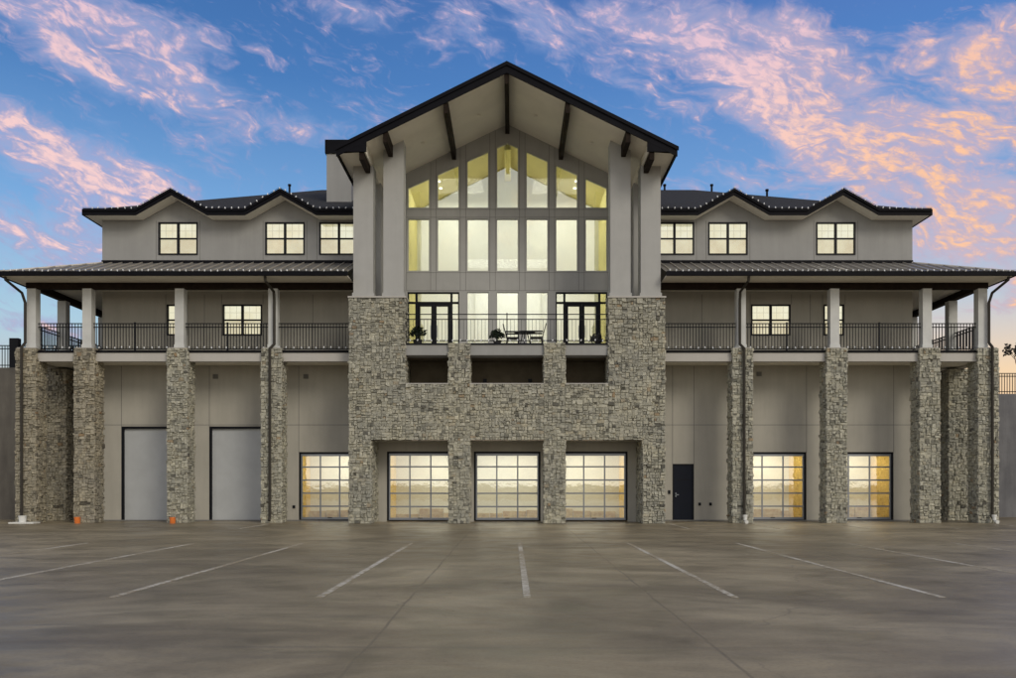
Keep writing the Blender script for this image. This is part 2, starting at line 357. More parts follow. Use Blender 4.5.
# --- stone cladding: irregular ashlar by recursive splitting
def stones(mb, O, U, V, Nn, w, h, holes=(), smin=.08, smax=.24):
    O, U, V, Nn = Vector(O), Vector(U), Vector(V), Vector(Nn)
    rr = random.random
    def emit(a, b, c, d):
        if b - a < .02 or d - c < .02: return
        gp = .004; j = min(.034, (b - a) * .2, (d - c) * .2)
        dep = random.uniform(.010, .075)
        q = [(a + gp, c + gp), (b - gp, c + gp), (b - gp, d - gp), (a + gp, d - gp)]
        q = [(x + random.uniform(-j, j) * (0 if (x < .03 or x > w - .03) else 1), y + random.uniform(-j, j) * (0 if (y < .02 or y > h - .02) else 1)) for x, y in q]
        cx = sum(p[0] for p in q) / 4; cy = sum(p[1] for p in q) / 4
        ins = random.uniform(.78, .9)
        lo = [mb.bm.verts.new(O + U * x + V * y) for x, y in q]
        mid = [mb.bm.verts.new(O + U * (cx + (x - cx) * .985) + V * (cy + (y - cy) * .985) + Nn * dep * .6) for x, y in q]
        tl = random.uniform(-.3, .3); tv = random.uniform(-.3, .3)
        hi = [mb.bm.verts.new(O + U * (cx + (x - cx) * ins) + V * (cy + (y - cy) * ins) + Nn * max(.008, dep * (1 + random.uniform(-.15, .15)) + (x - cx) * tl * .12 + (y - cy) * tv * .12)) for x, y in q]
        for lo_, hi_ in ((lo, mid), (mid, hi)):
            for i in range(4): mb.bm.faces.new((lo_[i], lo_[(i + 1) % 4], hi_[(i + 1) % 4], hi_[i]))
        mb.bm.faces.new(hi)
    def rec(a, b, c, d, dep=0):
        for (p, q, r, s) in holes:
            e = 1e-4
            if p < b - e and q > a + e and r < d - e and s > c + e:
                if p <= a + e and q >= b - e and r <= c + e and s >= d - e: return
                cuts = [('u', t) for t in (p, q) if a + e < t < b - e] + [('v', t) for t in (r, s) if c + e < t < d - e]
                k, t = cuts[0]
                if k == 'u': rec(a, t, c, d, dep + 1); rec(t, b, c, d, dep + 1)
                else: rec(a, b, c, t, dep + 1); rec(a, b, t, d, dep + 1)
                return
        W, H = b - a, d - c
        big = max(W, H); lim = smax * random.choice((.5, .7, .85, 1.0, 1.2, 1.7))
        if big < lim and min(W, H) < .15 or (W < smin * 1.8 and H < smin * 1.8): return emit(a, b, c, d)
        if W > H * random.uniform(.9, 1.7):
            t = a + W * random.uniform(.36, .64); rec(a, t, c, d, dep + 1); rec(t, b, c, d, dep + 1)
        else:
            t = c + H * random.uniform(.36, .64); rec(a, b, c, t, dep + 1); rec(a, b, t, d, dep + 1)
    rec(0, w, 0, h)
def clad_box(name_m, x0, x1, y0, y1, z0, z1, faces='flr', fholes=(), label=None, name='stone_pier', parent=BLD, dark=False):
    g = MB(); e = .04
    g.box(x0 + e, x1 - e, y0 + e, y1 - e if 'b' in faces else y1, z0, z1)
    if 'f' in faces: stones(g, (x0, y0 + e, z0), (1, 0, 0), (0, 0, 1), (0, -1, 0), x1 - x0, z1 - z0, fholes)
    if 'l' in faces: stones(g, (x0 + e, y1, z0), (0, -1, 0), (0, 0, 1), (-1, 0, 0), y1 - y0, z1 - z0)
    if 'r' in faces: stones(g, (x1 - e, y0, z0), (0, 1, 0), (0, 0, 1), (1, 0, 0), y1 - y0, z1 - z0)
    if 'b' in faces: stones(g, (x1, y1 - e, z0), (-1, 0, 0), (0, 0, 1), (0, 1, 0), x1 - x0, z1 - z0)
    return part(g, name, name_m, parent, label, fixn=False)

# tower base (one stone mass)
g = MB(); e = .04
for s in (-1, 1):
    X = lambda a, b: (min(s * a, s * b), max(s * a, s * b))
    g.box(*X(5.19, 5.96), -.46, 1.88, 0, 3.2)
    g.box(*X(3.89, 5.96), -.46, 1.88, 3.21, 6.8)
    g.box(*X(3.89, 5.96), -.46, .31, 6.8, 8.5)
    g.box(*X(1.44, 2.18), -.46, .31, 0, 3.2); g.box(*X(1.44, 2.18), -.46, .31, 5.25, 6.80)
g.box(-3.89, 3.89, -.46, .31, 3.21, 5.25)
holes = [(6 - 5.15, 6 - 2.21, 0, 3.17), (6 - 1.4, 6 + 1.4, 0, 3.17), (6 + 2.21, 6 + 5.15, 0, 3.17),
         (6 - 3.85, 6 - 2.21, 5.29, 9), (6 - 1.4, 6 + 1.4, 5.29, 9), (6 + 2.21, 6 + 3.85, 5.29, 9), (6 - 2.21, 6 + 2.21, 6.86, 9)]
stones(g, (-6, -.46, 0), (1, 0, 0), (0, 0, 1), (0, -1, 0), 12, 8.55, holes)
def side(x, y0, y1, z0, z1, d):
    if d > 0: stones(g, (x, y0, z0), (0, 1, 0), (0, 0, 1), (1, 0, 0), y1 - y0, z1 - z0)
    else: stones(g, (x, y1, z0), (0, -1, 0), (0, 0, 1), (-1, 0, 0), y1 - y0, z1 - z0)
for s in (-1, 1):
    side(s * 5.96, -.5, 1.88, 0, 6.8, s); side(s * 5.96, -.5, .31, 6.8, 8.55, s)
    side(s * 5.19, -.5, 1.3, 0, 3.17, -s); side(s * 3.89, -.5, .31, 5.29, 8.55, -s)
    for q in (1, -1):
        xx = s * 1.81 + q * .37
        side(xx, -.5, .31, 0, 3.17, q); side(xx, -.5, .31, 5.29, 6.84, q)
part(g, 'stone_base', 'stone', fixn=False)
for s in (-1, 1): g = MB(); g.box(min(s*3.82, s*6.03), max(s*3.82, s*6.03), -.53, .36, 8.56, 8.62); part(g, 'stone_cap', 'trim')
for a, b in ((-3.84, -2.22), (-1.39, 1.39), (2.22, 3.84)): g = MB(); g.box(a, b, -.50, .3, 5.29, 5.325); part(g, 'stone_sill', 'trim')
# recess behind the small openings and the ground-floor recess
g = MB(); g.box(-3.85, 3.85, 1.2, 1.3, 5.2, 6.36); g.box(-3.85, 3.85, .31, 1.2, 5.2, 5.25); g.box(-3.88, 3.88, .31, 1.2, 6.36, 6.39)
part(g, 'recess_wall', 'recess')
for px_, z in ((485, 5.6), (530, 5.6)):
    g = MB(); xx = (px_ - 512) * 35.1 / 884 + .19; g.box(xx - .07, xx + .07, 1.14, 1.2, z - .08, z + .08); part(g, 'wall_lamp', 'black')

def wall_holes(mb, x0, x1, z0, z1, holes, y0, y1):
    xs = sorted({x0, x1, *[h for q in holes for h in q[:2]]}); xs = [x for x in xs if x0 <= x <= x1]
    for a, b in zip(xs, xs[1:]):
        c = (a + b) / 2; hs = sorted([(q[2], q[3]) for q in holes if q[0] < c < q[1]]); z = z0
        for h0, h1 in hs:
            if h0 > z: mb.box(a, b, y0, y1, z, h0)
            z = max(z, h1)
        if z < z1: mb.box(a, b, y0, y1, z, z1)

DW, DZ0, DZ1 = 1.33, .05, 2.80
# central ground-floor wall
cdoors = [(-3.48,), (0,), (3.48,)]
g = MB(); wall_holes(g, -5.19, 5.19, 0, 3.17, [(c[0] - DW, c[0] + DW, 0, DZ1) for c in cdoors], 1.3, 1.55); g.box(-5.19, 5.19, .31, 1.3, 3.17, 3.205)
part(g, 'lower_wall', 'stucco_low')

def overhead_glass_door(x0, x1, y, z0=.03, z1=DZ1, cols=3):
    d = MB(); t = .075   # black outer frame
    d.box(x0 + .002, x0 + t, y - .01, y + .12, z0, z1 - .002); d.box(x1 - t, x1 - .002, y - .01, y + .12, z0, z1 - .002); d.box(x0 + t, x1 - t, y - .01, y + .12, z1 - t, z1 - .002)
    d.box(x0 + t, x1 - t, y - .01, y + .12, z0, z0 + .035)
    root = part(d, 'overhead_door', 'black')
    a0, a1, b0, b1 = x0 + t, x1 - t, z0 + .035, z1 - t
    m = MB(); n = 5
    for i in range(n + 1):
        z = b0 + (b1 - b0) * i / n; hh = .03 if 0 < i < n else .045
        z = min(max(z, b0 + hh), b1 - hh); m.box(a0, a1, y + .02, y + .075, z - hh, z + hh)
    for j in range(cols + 1):
        x = a0 + (a1 - a0) * j / cols; ww = .028; x = min(max(x, a0 + ww), a1 - ww); m.box(x - ww, x + ww, y + .023, y + .072, b0, b1)
    m.build('door_frame', M_['alum'], root)
    p = MB(); p.box(a0, a1, y + .045, y + .052, b0, b1); p.build('glass_pane', M_['glass_d'], root)
    h = MB(); h.box((x0+x1)/2-.09, (x0+x1)/2+.09, y - .015, y + .019, b0 + .06, b0 + .085); h.build('handle', M_['black'], root)
    return root
for c in cdoors: overhead_glass_door(c[0] - DW, c[0] + DW, 1.36)
for a, b in ((-8.47, -5.97), (9.45, 12.15), (12.95, 15.69)): overhead_glass_door(a, b, 1.96)

YW = 1.9
LH = [(-15.67, -12.93, 0, 3.84), (-12.1, -9.34, 0, 3.84), (-8.47, -5.97, 0, DZ1)]
RH = [(6.71, 7.58, 0, 2.32), (9.45, 12.15, 0, DZ1), (12.95, 15.69, 0, DZ1)]
W2 = {-1: [(-13.41, .42), (-10.76, .80)], 1: [(13.26, .42), (10.70, .80)]}
W3 = {-1: [(-13.37, .80), (-9.03, .80), (-6.84, .80)], 1: [(13.34, .80), (8.96, .80), (6.79, .80)]}
GP = (9.02, 13.37); GHW = 1.42
def window(x, hw, z0, z1):
    y = YW
    f = MB(); t = .055
    f.box(x - hw + .002, x - hw + t, y - .025, y + .10, z0, z1); f.box(x + hw - t, x + hw - .002, y - .025, y + .10, z0, z1)
    f.box(x - hw + t, x + hw - t, y - .025, y + .10, z1 - t, z1 - .002); f.box(x - hw + t, x + hw - t, y - .035, y + .10, z0 + .002, z0 + t)
    zm = (z0 + z1) / 2
    f.box(x - hw + t, x + hw - t, y - .005, y + .07, zm - .028, zm + .028)
    if hw > .5: f.box(x - .045, x + .045, y - .02, y + .09, z0 + t, z1 - t)
    root = part(f, 'window', 'black')
    p = MB(); p.box(x - hw + t, x + hw - t, y + .035, y + .041, z0 + t, z1 - t); p.build('glass_pane', M_['glass'], root)
    b = MB(); b.box(x - hw + .004, x + hw - .004, y + .20, y + .21, zm, z1 - .004); b.build('upper_blind', M_['upblind'], root)
    b = MB(); b.box(x - hw + .004, x + hw - .004, y + .21, y + .22, z0 + .004, zm); b.build('lower_blind', M_['loblind'], root)
    gr = MB(); spans = ((x - hw, x), (x, x + hw)) if hw > .5 else ((x - hw, x + hw),)
    for a, c in spans:
        for k in (1, 2): xx = a + (c - a) * k / 3; gr.box(xx - .011, xx + .011, y + .10, y + .112, zm, z1 - t)
    zz = (zm + z1) / 2; gr.box(x - hw + t, x + hw - t, y + .096, y + .114, zz - .011, zz + .011)
    gr.build('window_grille', M_['grille'], root)
for s in (-1, 1):
    lo, hi = (-16.45, -5.97) if s < 0 else (5.97, 16.45)
    g = MB(); wall_holes(g, lo, hi, 0, 6.5, LH if s < 0 else RH, YW, YW + .3)
    part(g, 'lower_wall', 'stucco_low')
    g = MB(); wall_holes(g, lo, hi, 6.5, 10.45, [(x - hw, x + hw, 7.53, 8.79) for x, hw in W2[s]], YW, YW + .3)
    part(g, 'middle_wall', 'stucco_low')
    g = MB(); wall_holes(g, lo, hi, 10.45, 12.2, [(x - hw, x + hw, 10.8, 12.13) for x, hw in W3[s]], YW, YW + .3)
    for gx in GP:
        c = s * gx; g.xz([(c - GHW, 12.2), (c + GHW, 12.2), (c, 12.2 + .8)], YW, YW + .3)
    part(g, 'upper_wall', 'stucco')
    for x, hw in W2[s]: window(x, hw, 7.53, 8.79)
    for x, hw in W3[s]: window(x, hw, 10.8, 12.13)
    # flashing where the porch roof meets the wall
    g = MB(); g.box(lo - .02 * (s < 0), hi + .02 * (s > 0), YW - .03, YW + .01, 10.45, 10.58); part(g, 'flashing', 'fascia')
    # side and back walls of the wing
    g = MB(); xo = s * 16.45; xi = s * 16.15
    g.box(min(xo, xi), max(xo, xi), YW + .3, 16, 0, 12.2); g.box(lo, hi, 15.7, 16, 0, 12.2)
    part(g, 'side_wall', 'stucco')
    # control joints
    def vj(x, z0, z1): g = MB(); g.box(x - .011, x + .011, YW - .003, YW + .002, z0, z1); part(g, 'wall_joint', 'joint')
    def hj(x0, x1, z): g = MB(); g.box(x0, x1, YW - .004, YW + .002, z - .011, z + .011); part(g, 'wall_joint', 'joint')
    hs = LH if s < 0 else RH
    zj = 3.9
    hj(lo, hi, zj)
    for h in hs: 
        vj(h[0] - .0 if s < 0 else h[1], h[3], 6.3)
        if s > 0 and h[1] < 8: vj(h[0], h[3], 6.3)
    for x, hw in W2[s]: vj(x - hw - .04, 6.66, 9.2); vj(x + hw + .04, 8.8, 9.2)
    vj(s * 7.9, 6.66, 9.2); vj(s * 12.3, 6.66, 9.2)
    for x, hw in W3[s]:
        for q in (-1, 1): vj(x + q * (hw + .09), 10.6, 12.19)

# tall plain doors, left wing
for h in LH[:2]:
    g = MB(); x0, x1, _, zt = h
    g.box(x0 + .002, x0 + .09, YW - .01, YW + .2, .02, zt - .002); g.box(x1 - .09, x1 - .002, YW - .01, YW + .2, .02, zt - .002); g.box(x0 + .09, x1 - .09, YW - .01, YW + .2, zt - .09, zt - .002)
    root = part(g, 'garage_door', 'black')
    g = MB(); z = .02; n = 12; hh = (zt - .11) / n
    for i in range(n): g.box(x0 + .09, x1 - .09, YW + .10, YW + .16, z + i * hh + .0015, z + (i + 1) * hh - .0015)
    g.box(x0 + .09, x1 - .09, YW + .103, YW + .155, .02, zt - .09)
    g.build('door_panel', M_['door_grey'], root)
    g = MB(); g.box(x1 - .5, x1 - .32, YW + .07, YW + .10, .95, 1.0); g.build('handle', M_['black'], root)
# person door, right wing
g = MB(); g.box(6.712, 7.578, YW + .02, YW + .08, .06, 2.318)
dr = part(g, 'entry_door', 'navy', label='dark navy steel personnel door')
g = MB(); g.box(6.712, 6.77, YW - .012, YW + .019, .06, 2.318); g.box(7.52, 7.578, YW - .012, YW + .019, .06, 2.318); g.box(6.77, 7.52, YW - .012, YW + .019, 2.26, 2.318); g.build('door_frame', M_['black'], dr)
g = MB(); g.box(6.82, 6.96, YW - .03, YW - .0, 1.05, 1.08); g.box(6.82, 6.86, YW - .03, YW + .02, .98, 1.15); g.build('handle', M_['alum'], dr)
g = MB(); g.box(6.86, 7.44, YW + .012, YW + .02, 1.66, 1.69); g.build('door_rail', M_['black'], dr)
g = MB(); g.box(6.53, 6.62, YW - .03, YW, 1.1, 1.25); part(g, 'keypad', 'black')
def at(px, py, Y): return ((px - 512) * (34 + Y) / 884 + .19, Y, 1.5 + (484 - py) * (34 + Y) / 884)
for px_, py_ in ((215.6, 376.5), (306, 376.5), (759, 374)):
    x, y, z = at(px_, py_, YW); g = MB(); g.box(x - .10, x + .10, YW - .04, YW, z - .09, z + .09)
    for i in range(4): g.box(x - .085, x + .085, YW - .055, YW - .04, z - .07 + i * .04, z - .055 + i * .04)
    part(g, 'wall_vent', 'joint')
for px_, py_ in ((699.6, 504), (710.4, 504), (294, 506.7)):
    x, y, z = at(px_, py_, YW); g = MB(); g.box(x - .05, x + .05, YW - .035, YW, z - .06, z + .06); part(g, 'outlet_box', 'black')
# base strip
for a, b in ((-16.5, -6.02), (6.02, 16.5)): g = MB(); g.box(a, b, YW - .05, YW - .004, 0, .05); part(g, 'base_strip', 'joint')

# --- interiors seen through the glass
def room(x0, x1, y0, y1, z0, z1, sidem, backm='cream', band=False):
    g = MB(); g.box(x0, x1, y1, y1 + .1, z0, z1); r = part(g, 'interior_wall', backm)
    g = MB(); g.box(x0 - .1, x0, y0, y1 + .1, z0, z1); part(g, 'interior_wall', sidem)
    g = MB(); g.box(x1, x1 + .1, y0, y1 + .1, z0, z1); part(g, 'interior_wall', sidem)
    g = MB(); g.box(x0, x1, y0, y1, z0, z0 + .02); part(g, 'interior_floor', 'floor_in')
    g = MB(); g.box(x0 - .1, x1 + .1, y0, y1 + .1, z1, z1 + .1); part(g, 'interior_ceiling', 'cream')
    if band:  # low brown blocks added in place of the landscape reflected in the glass
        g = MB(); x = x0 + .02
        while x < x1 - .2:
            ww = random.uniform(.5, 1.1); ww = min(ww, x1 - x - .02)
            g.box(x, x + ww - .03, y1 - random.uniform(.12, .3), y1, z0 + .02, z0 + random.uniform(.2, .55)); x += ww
        part(g, 'reflection_blocks', 'refl_brown')
def lamp(x, y, z, wx, wy, e, c=(1, .90, .70)):
    l = bpy.data.lights.new('room_light', 'AREA'); l.shape = 'RECTANGLE'; l.size = wx; l.size_y = wy; l.energy = e; l.color = c
    o = bpy.data.objects.new('room_light', l); col.objects.link(o); o.location = (x, y, z); o.parent = BLD
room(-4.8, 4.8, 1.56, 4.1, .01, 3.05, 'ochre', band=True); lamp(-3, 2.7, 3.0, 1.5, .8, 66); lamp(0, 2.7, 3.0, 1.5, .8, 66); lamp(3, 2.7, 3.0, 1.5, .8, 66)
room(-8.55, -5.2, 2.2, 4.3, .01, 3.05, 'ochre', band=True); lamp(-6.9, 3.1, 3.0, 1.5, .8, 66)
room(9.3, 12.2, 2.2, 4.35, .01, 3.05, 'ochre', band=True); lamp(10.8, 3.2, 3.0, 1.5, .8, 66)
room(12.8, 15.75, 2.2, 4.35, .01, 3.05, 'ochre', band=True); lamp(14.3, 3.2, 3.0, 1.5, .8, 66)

# --- balcony and window wall
YG = 2.8
g = MB(); g.box(-5.96, 5.96, .36, 2.78, 6.42, 6.79); g.box(-3.86, 3.86, -.40, .36, 6.40, 6.79); part(g, 'balcony_slab', 'stucco')
g = MB()
for a, b in ((-3.84, -2.22), (-1.39, 1.39), (2.22, 3.84)): g.box(a, b, -.44, -.36, 6.795, 6.85)
part(g, 'balcony_edge', 'black')
SOF = lambda x: 16.47 - .485 * abs(x)
PIT, PW = 1.233, .4575
rows = [(6.80, 9.49), (10.35, 12.54), (12.98, None)]
TOPW = lambda x: 15.72 - .455 * abs(x)
g = MB()
xs = [-5.9] + [k * PIT + q * PW for k in range(-3, 4) for q in (-1, 1)] + [5.9]
for i in range(0, len(xs), 2):
    a, b = xs[i], xs[i + 1]
    z0 = 6.8
    if a > -5.8 and b < 5.8 and abs((a + b) / 2) > 2.2: z0 = 9.49     # between the two columns of the door unit
    pts = [(a, z0), (b, z0), (b, SOF(b)), (a, SOF(a))]
    g.xz(pts, YG, YG + .22)
for k in range(-3, 4):
    a, b = k * PIT - PW, k * PIT + PW
    g.box(a, b, YG, YG + .22, 9.49, 10.35); g.box(a, b, YG, YG + .22, 12.54, 12.98)
    t = [(a, TOPW(a)), (b, TOPW(b)), (b, SOF(b)), (a, SOF(a))] if k else [(a, TOPW(a)), (0, TOPW(0)), (b, TOPW(b)), (b, SOF(b)), (0, SOF(0)), (a, SOF(a))]
    g.xz(t, YG, YG + .22)
part(g, 'gable_wall', 'colm')
g = MB()
for k in range(-3, 4):
    for q in (-1, 1):
        x = k * PIT + q * (PW + .045); g.box(x - .009, x + .009, YG - .004, YG + .002, 12.98 if 0 else 9.55, SOF(x) - .03)
for z in (9.55, 10.30, 12.60, 12.93): g.box(-4.2, 4.2, YG - .006, YG + .002, z - .008, z + .008)
part(g, 'wall_joint', 'joint')
for k in range(-3, 4):
    c = k * PIT; a, b = c - PW, c + PW
    for ri, (z0, z1) in enumerate(rows):
        if ri == 0 and abs(k) > 1: continue
        tops = [(a, z1), (b, z1)] if z1 else ([(a, TOPW(a)), (b, TOPW(b))] if k else [(a, TOPW(a)), (0, TOPW(0)), (b, TOPW(b))])
        t = .03
        f = MB()
        f.box(a + .002, a + t, YG + .02, YG + .12, z0, tops[0][1]); f.box(b - t, b - .002, YG + .02, YG + .12, z0, tops[-1][1])
        f.box(a + t, b - t, YG + .02, YG + .12, z0 + .002, z0 + t)
        for (xa, za), (xb, zb) in zip(tops, tops[1:]): f.xz([(xa, za - .002), (xb, zb - .002), (xb, zb - t), (xa, za - t)], YG + .025, YG + .115)
        root = part(f, 'window', 'colm')
        p = MB(); p.xz([(a + t, z0 + t), (b - t, z0 + t)] + [(min(max(x, a + t), b - t), z - t) for x, z in tops[::-1]], YG + .06, YG + .068)
        p.build('glass_pane', M_['glass'], root)
# double doors with sidelights and transom
for s in (-1, 1):
    x0, x1 = sorted((s * (2 * PIT - PW), s * (3 * PIT + PW)))
    f = MB(); y0, y1 = YG + .01, YG + .13
    zt = 9.49; zd = 9.05; t = .07
    f.box(x0 + .002, x0 + .05, y0, y1, 6.8, zt - .002); f.box(x1 - .05, x1 - .002, y0, y1, 6.8, zt - .002); f.box(x0 + .05, x1 - .05, y0, y1, zt - .06, zt - .002)
    xa, xb = (x0 + .32, x1 - .28)
    f.box(xa, xa + .09, y0, y1, 6.8, zt - .06); f.box(xb - .09, xb, y0, y1, 6.8, zt - .06); f.box(x0 + .05, x1 - .05, y0 + .005, y1 - .005, zd - .04, zd + .04)
    root = part(f, 'double_door', 'black')
    xm = (xa + xb) / 2
    for u, v in ((xa + .09, xm), (xm, xb - .09)):
        d = MB(); d.box(u + .003, u + .11, y0 + .02, y1 - .02, 6.81, zd - .04); d.box(v - .11, v - .003, y0 + .02, y1 - .02, 6.81, zd - .04)
        d.box(u + .11, v - .11, y0 + .02, y1 - .02, 6.81, 7.03); d.box(u + .11, v - .11, y0 + .02, y1 - .02, zd - .15, zd - .04)
        d.build('door_leaf', M_['black'], root)
    h = MB()
    for q in (-1, 1): h.box(xm + q * .13 - .012, xm + q * .13 + .012, y0 - .03, y0 - .01, 7.6, 8.1); h.box(xm + q * .13 - .01, xm + q * .13 + .01, y0 - .01, y0 + .02, 7.62, 7.64)
    h.build('handle', M_['alum'], root)
    p = MB(); p.box(x0 + .05, x1 - .05, YG + .07, YG + .077, 6.82, zt - .06); p.build('glass_pane', M_['glass'], root)
# great room
g = MB(); g.box(-4.35, 4.35, 6.9, 7.0, 6.8, 16.3); part(g, 'interior_wall', 'cream')
g = MB(); g.box(-4.45, -4.2, 3.03, 6.9, 6.8, 14.4); g.box(4.2, 4.45, 3.03, 6.9, 6.8, 14.4); part(g, 'interior_wall', 'yellow')
g = MB(); g.box(-4.2, 4.2, 3.03, 6.9, 6.8, 6.83); part(g, 'interior_floor', 'floor_in')
g = MB(); CZ = lambda x: 16.15 - .47 * abs(x)
for s in (-1, 1): g.xz([(0, CZ(0)), (s * 4.35, CZ(4.35)), (s * 4.35, CZ(4.35) + .1), (0, CZ(0) + .1)], 3.03, 6.95)
part(g, 'interior_ceiling', 'yellow')
g = MB(); g.box(-.14, .14, 3.03, 6.89, 15.5, 15.85)
part(g, 'ceiling_beam', 'yellow')
# gable-shaped panel added on the far wall for pale arcs in the glazing
g = MB(); g.xz([(-1.5, 6.85), (1.5, 6.85), (1.5, 12.3), (0, 13.3), (-1.5, 12.3)], 6.75, 6.9); part(g, 'far_wall_panel', 'cream')
g = MB()
for x in (-3.0, -1.9, 1.9, 3.0): 
    for yy in (3.7, 4.6, 5.5): g.lathe((x, yy, CZ(x) - .03 - .02), [(.075, 0), (.075, .03)], 10)
part(g, 'recessed_light', 'lamp')
lamp(-2.2, 4.9, 14.6, 2.2, 2, 115, (1, .95, .80)); lamp(2.2, 4.9, 14.6, 2.2, 2, 115, (1, .95, .80)); lamp(0, 4.9, 11.2, 3.5, 1.5, 130, (1, .98, .92))

# gable block side walls, columns, roof
g = MB()
for s in (-1, 1):
    g.box(min(s*5.9, s*5.65), max(s*5.9, s*5.65), YG + .22, 14, 6.8, 13.6)
g.box(-5.65, 5.65, 13.75, 14, 6.8, 13.6)
part(g, 'side_wall', 'stucco')
for s in (-1, 1):
    for a, b, y0, y1, z0 in ((3.93, 4.70, -.4, .33, 8.62), (5.09, 5.84, -.4, .33, 8.62), (5.09, 5.84, 1.62, 2.35, 6.8)):
        g = MB(); x0, x1 = sorted((s * a, s * b))
        zt = 13.66 if a > 5 else SOF(4.7) + .05
        if a < 5: g.box(x0, x1, y0, y1, z0, SOF(4.70) - .005); g.xz([(s*a, SOF(4.70) - .005), (s*b, SOF(4.70) - .005), (s*a, SOF(a) - .005)], y0, y1)
        else: g.box(x0, x1, y0, y1, z0, 13.62)
        g.box(x0 - .04, x1 + .04, y0 - .04, y1 + .04, z0, z0 + .14)
        part(g, 'column', 'colm')
    # pale downspout between the paired columns
    g = MB(); xx = s * 4.95 if s > 0 else -4.97; g.tube([(xx, 2.66, 14.0), (xx, 2.66, 6.85)], .05, 8); part(g, 'downspout', 'trim')
RT = lambda x: 16.79 - .497 * abs(x)
YF = -1.9
g = MB()
for s in (-1, 1):   # roof deck
    g.xz([(0, RT(0)), (s * 6.15, RT(6.15)), (s * 6.15, RT(6.15) - .09), (0, RT(0) - .09)], YF + .06, 14.4)
part(g, 'gable_roof', 'shingle')
g = MB()
for s in (-1, 1):   # rake fascia with a stepped drip edge
    g.xz([(0, RT(0) + .02), (s * 6.2, RT(6.2) + .02), (s * 6.2, RT(6.2) - .31), (0, RT(0) - .36)], YF, YF + .055)
    g.xz([(0, RT(0) + .05), (s * 6.24, RT(6.24) + .05), (s * 6.24, RT(6.24) - .09), (0, RT(0) - .09)], YF - .05, YF - .003)
    g.xz([(s*5.1, 13.57), (s*6.2, 13.57), (s*6.2, RT(6.2) - .2), (s*5.1, RT(5.1) - .2)], YF + .005, YF + .05)
    g.box(min(s*6.15, s*6.2), max(s*6.15, s*6.2), YF + .055, 14.4, RT(6.2) - .25, RT(6.2) + .02)
part(g, 'rake_fascia', 'fascia')
g = MB()
for s in (-1, 1):
    x = 5.17
    g.xz([(0, SOF(0)), (s * x, SOF(x)), (s * x, SOF(x) + .05), (0, SOF(0) + .05)], YF + .056, YG)
    g.box(min(s*5.15, s*6.14), max(s*5.15, s*6.14), YF + .056, 14.3, 13.58, 13.61)
    g.xz([(s*5.15, 13.61), (s*5.19, 13.61), (s*5.19, SOF(5.17) + .02), (s*5.15, SOF(5.17) + .02)], YF + .056, YG)
part(g, 'gable_soffit', 'soffit')
for x, y1 in ((0, YG), (-2.22, YG), (2.22, YG), (-4.42, -.38), (4.42, -.38), (-5.28, -.42), (5.28, -.42)):
    g = MB(); zt = SOF(abs(x)) - .002
    if abs(x) > 5: g.box(x - .09, x + .09, YF + .06, y1, 13.30, 13.575)
    else: g.xz([(x - .085, zt - .40), (x + .085, zt - .40), (x + .085, SOF(x + .085) - .002), (x, zt), (x - .085, SOF(x - .085) - .002)], YF + .058, y1)
    part(g, 'outlooker_beam', 'beam')
for x in (-3.3, -1.1, 1.1, 3.3):
    g = MB(); g.lathe((x, .6, SOF(x) - .045), [(.09, 0), (.10, .02)], 14); part(g, 'soffit_light', 'soffit')

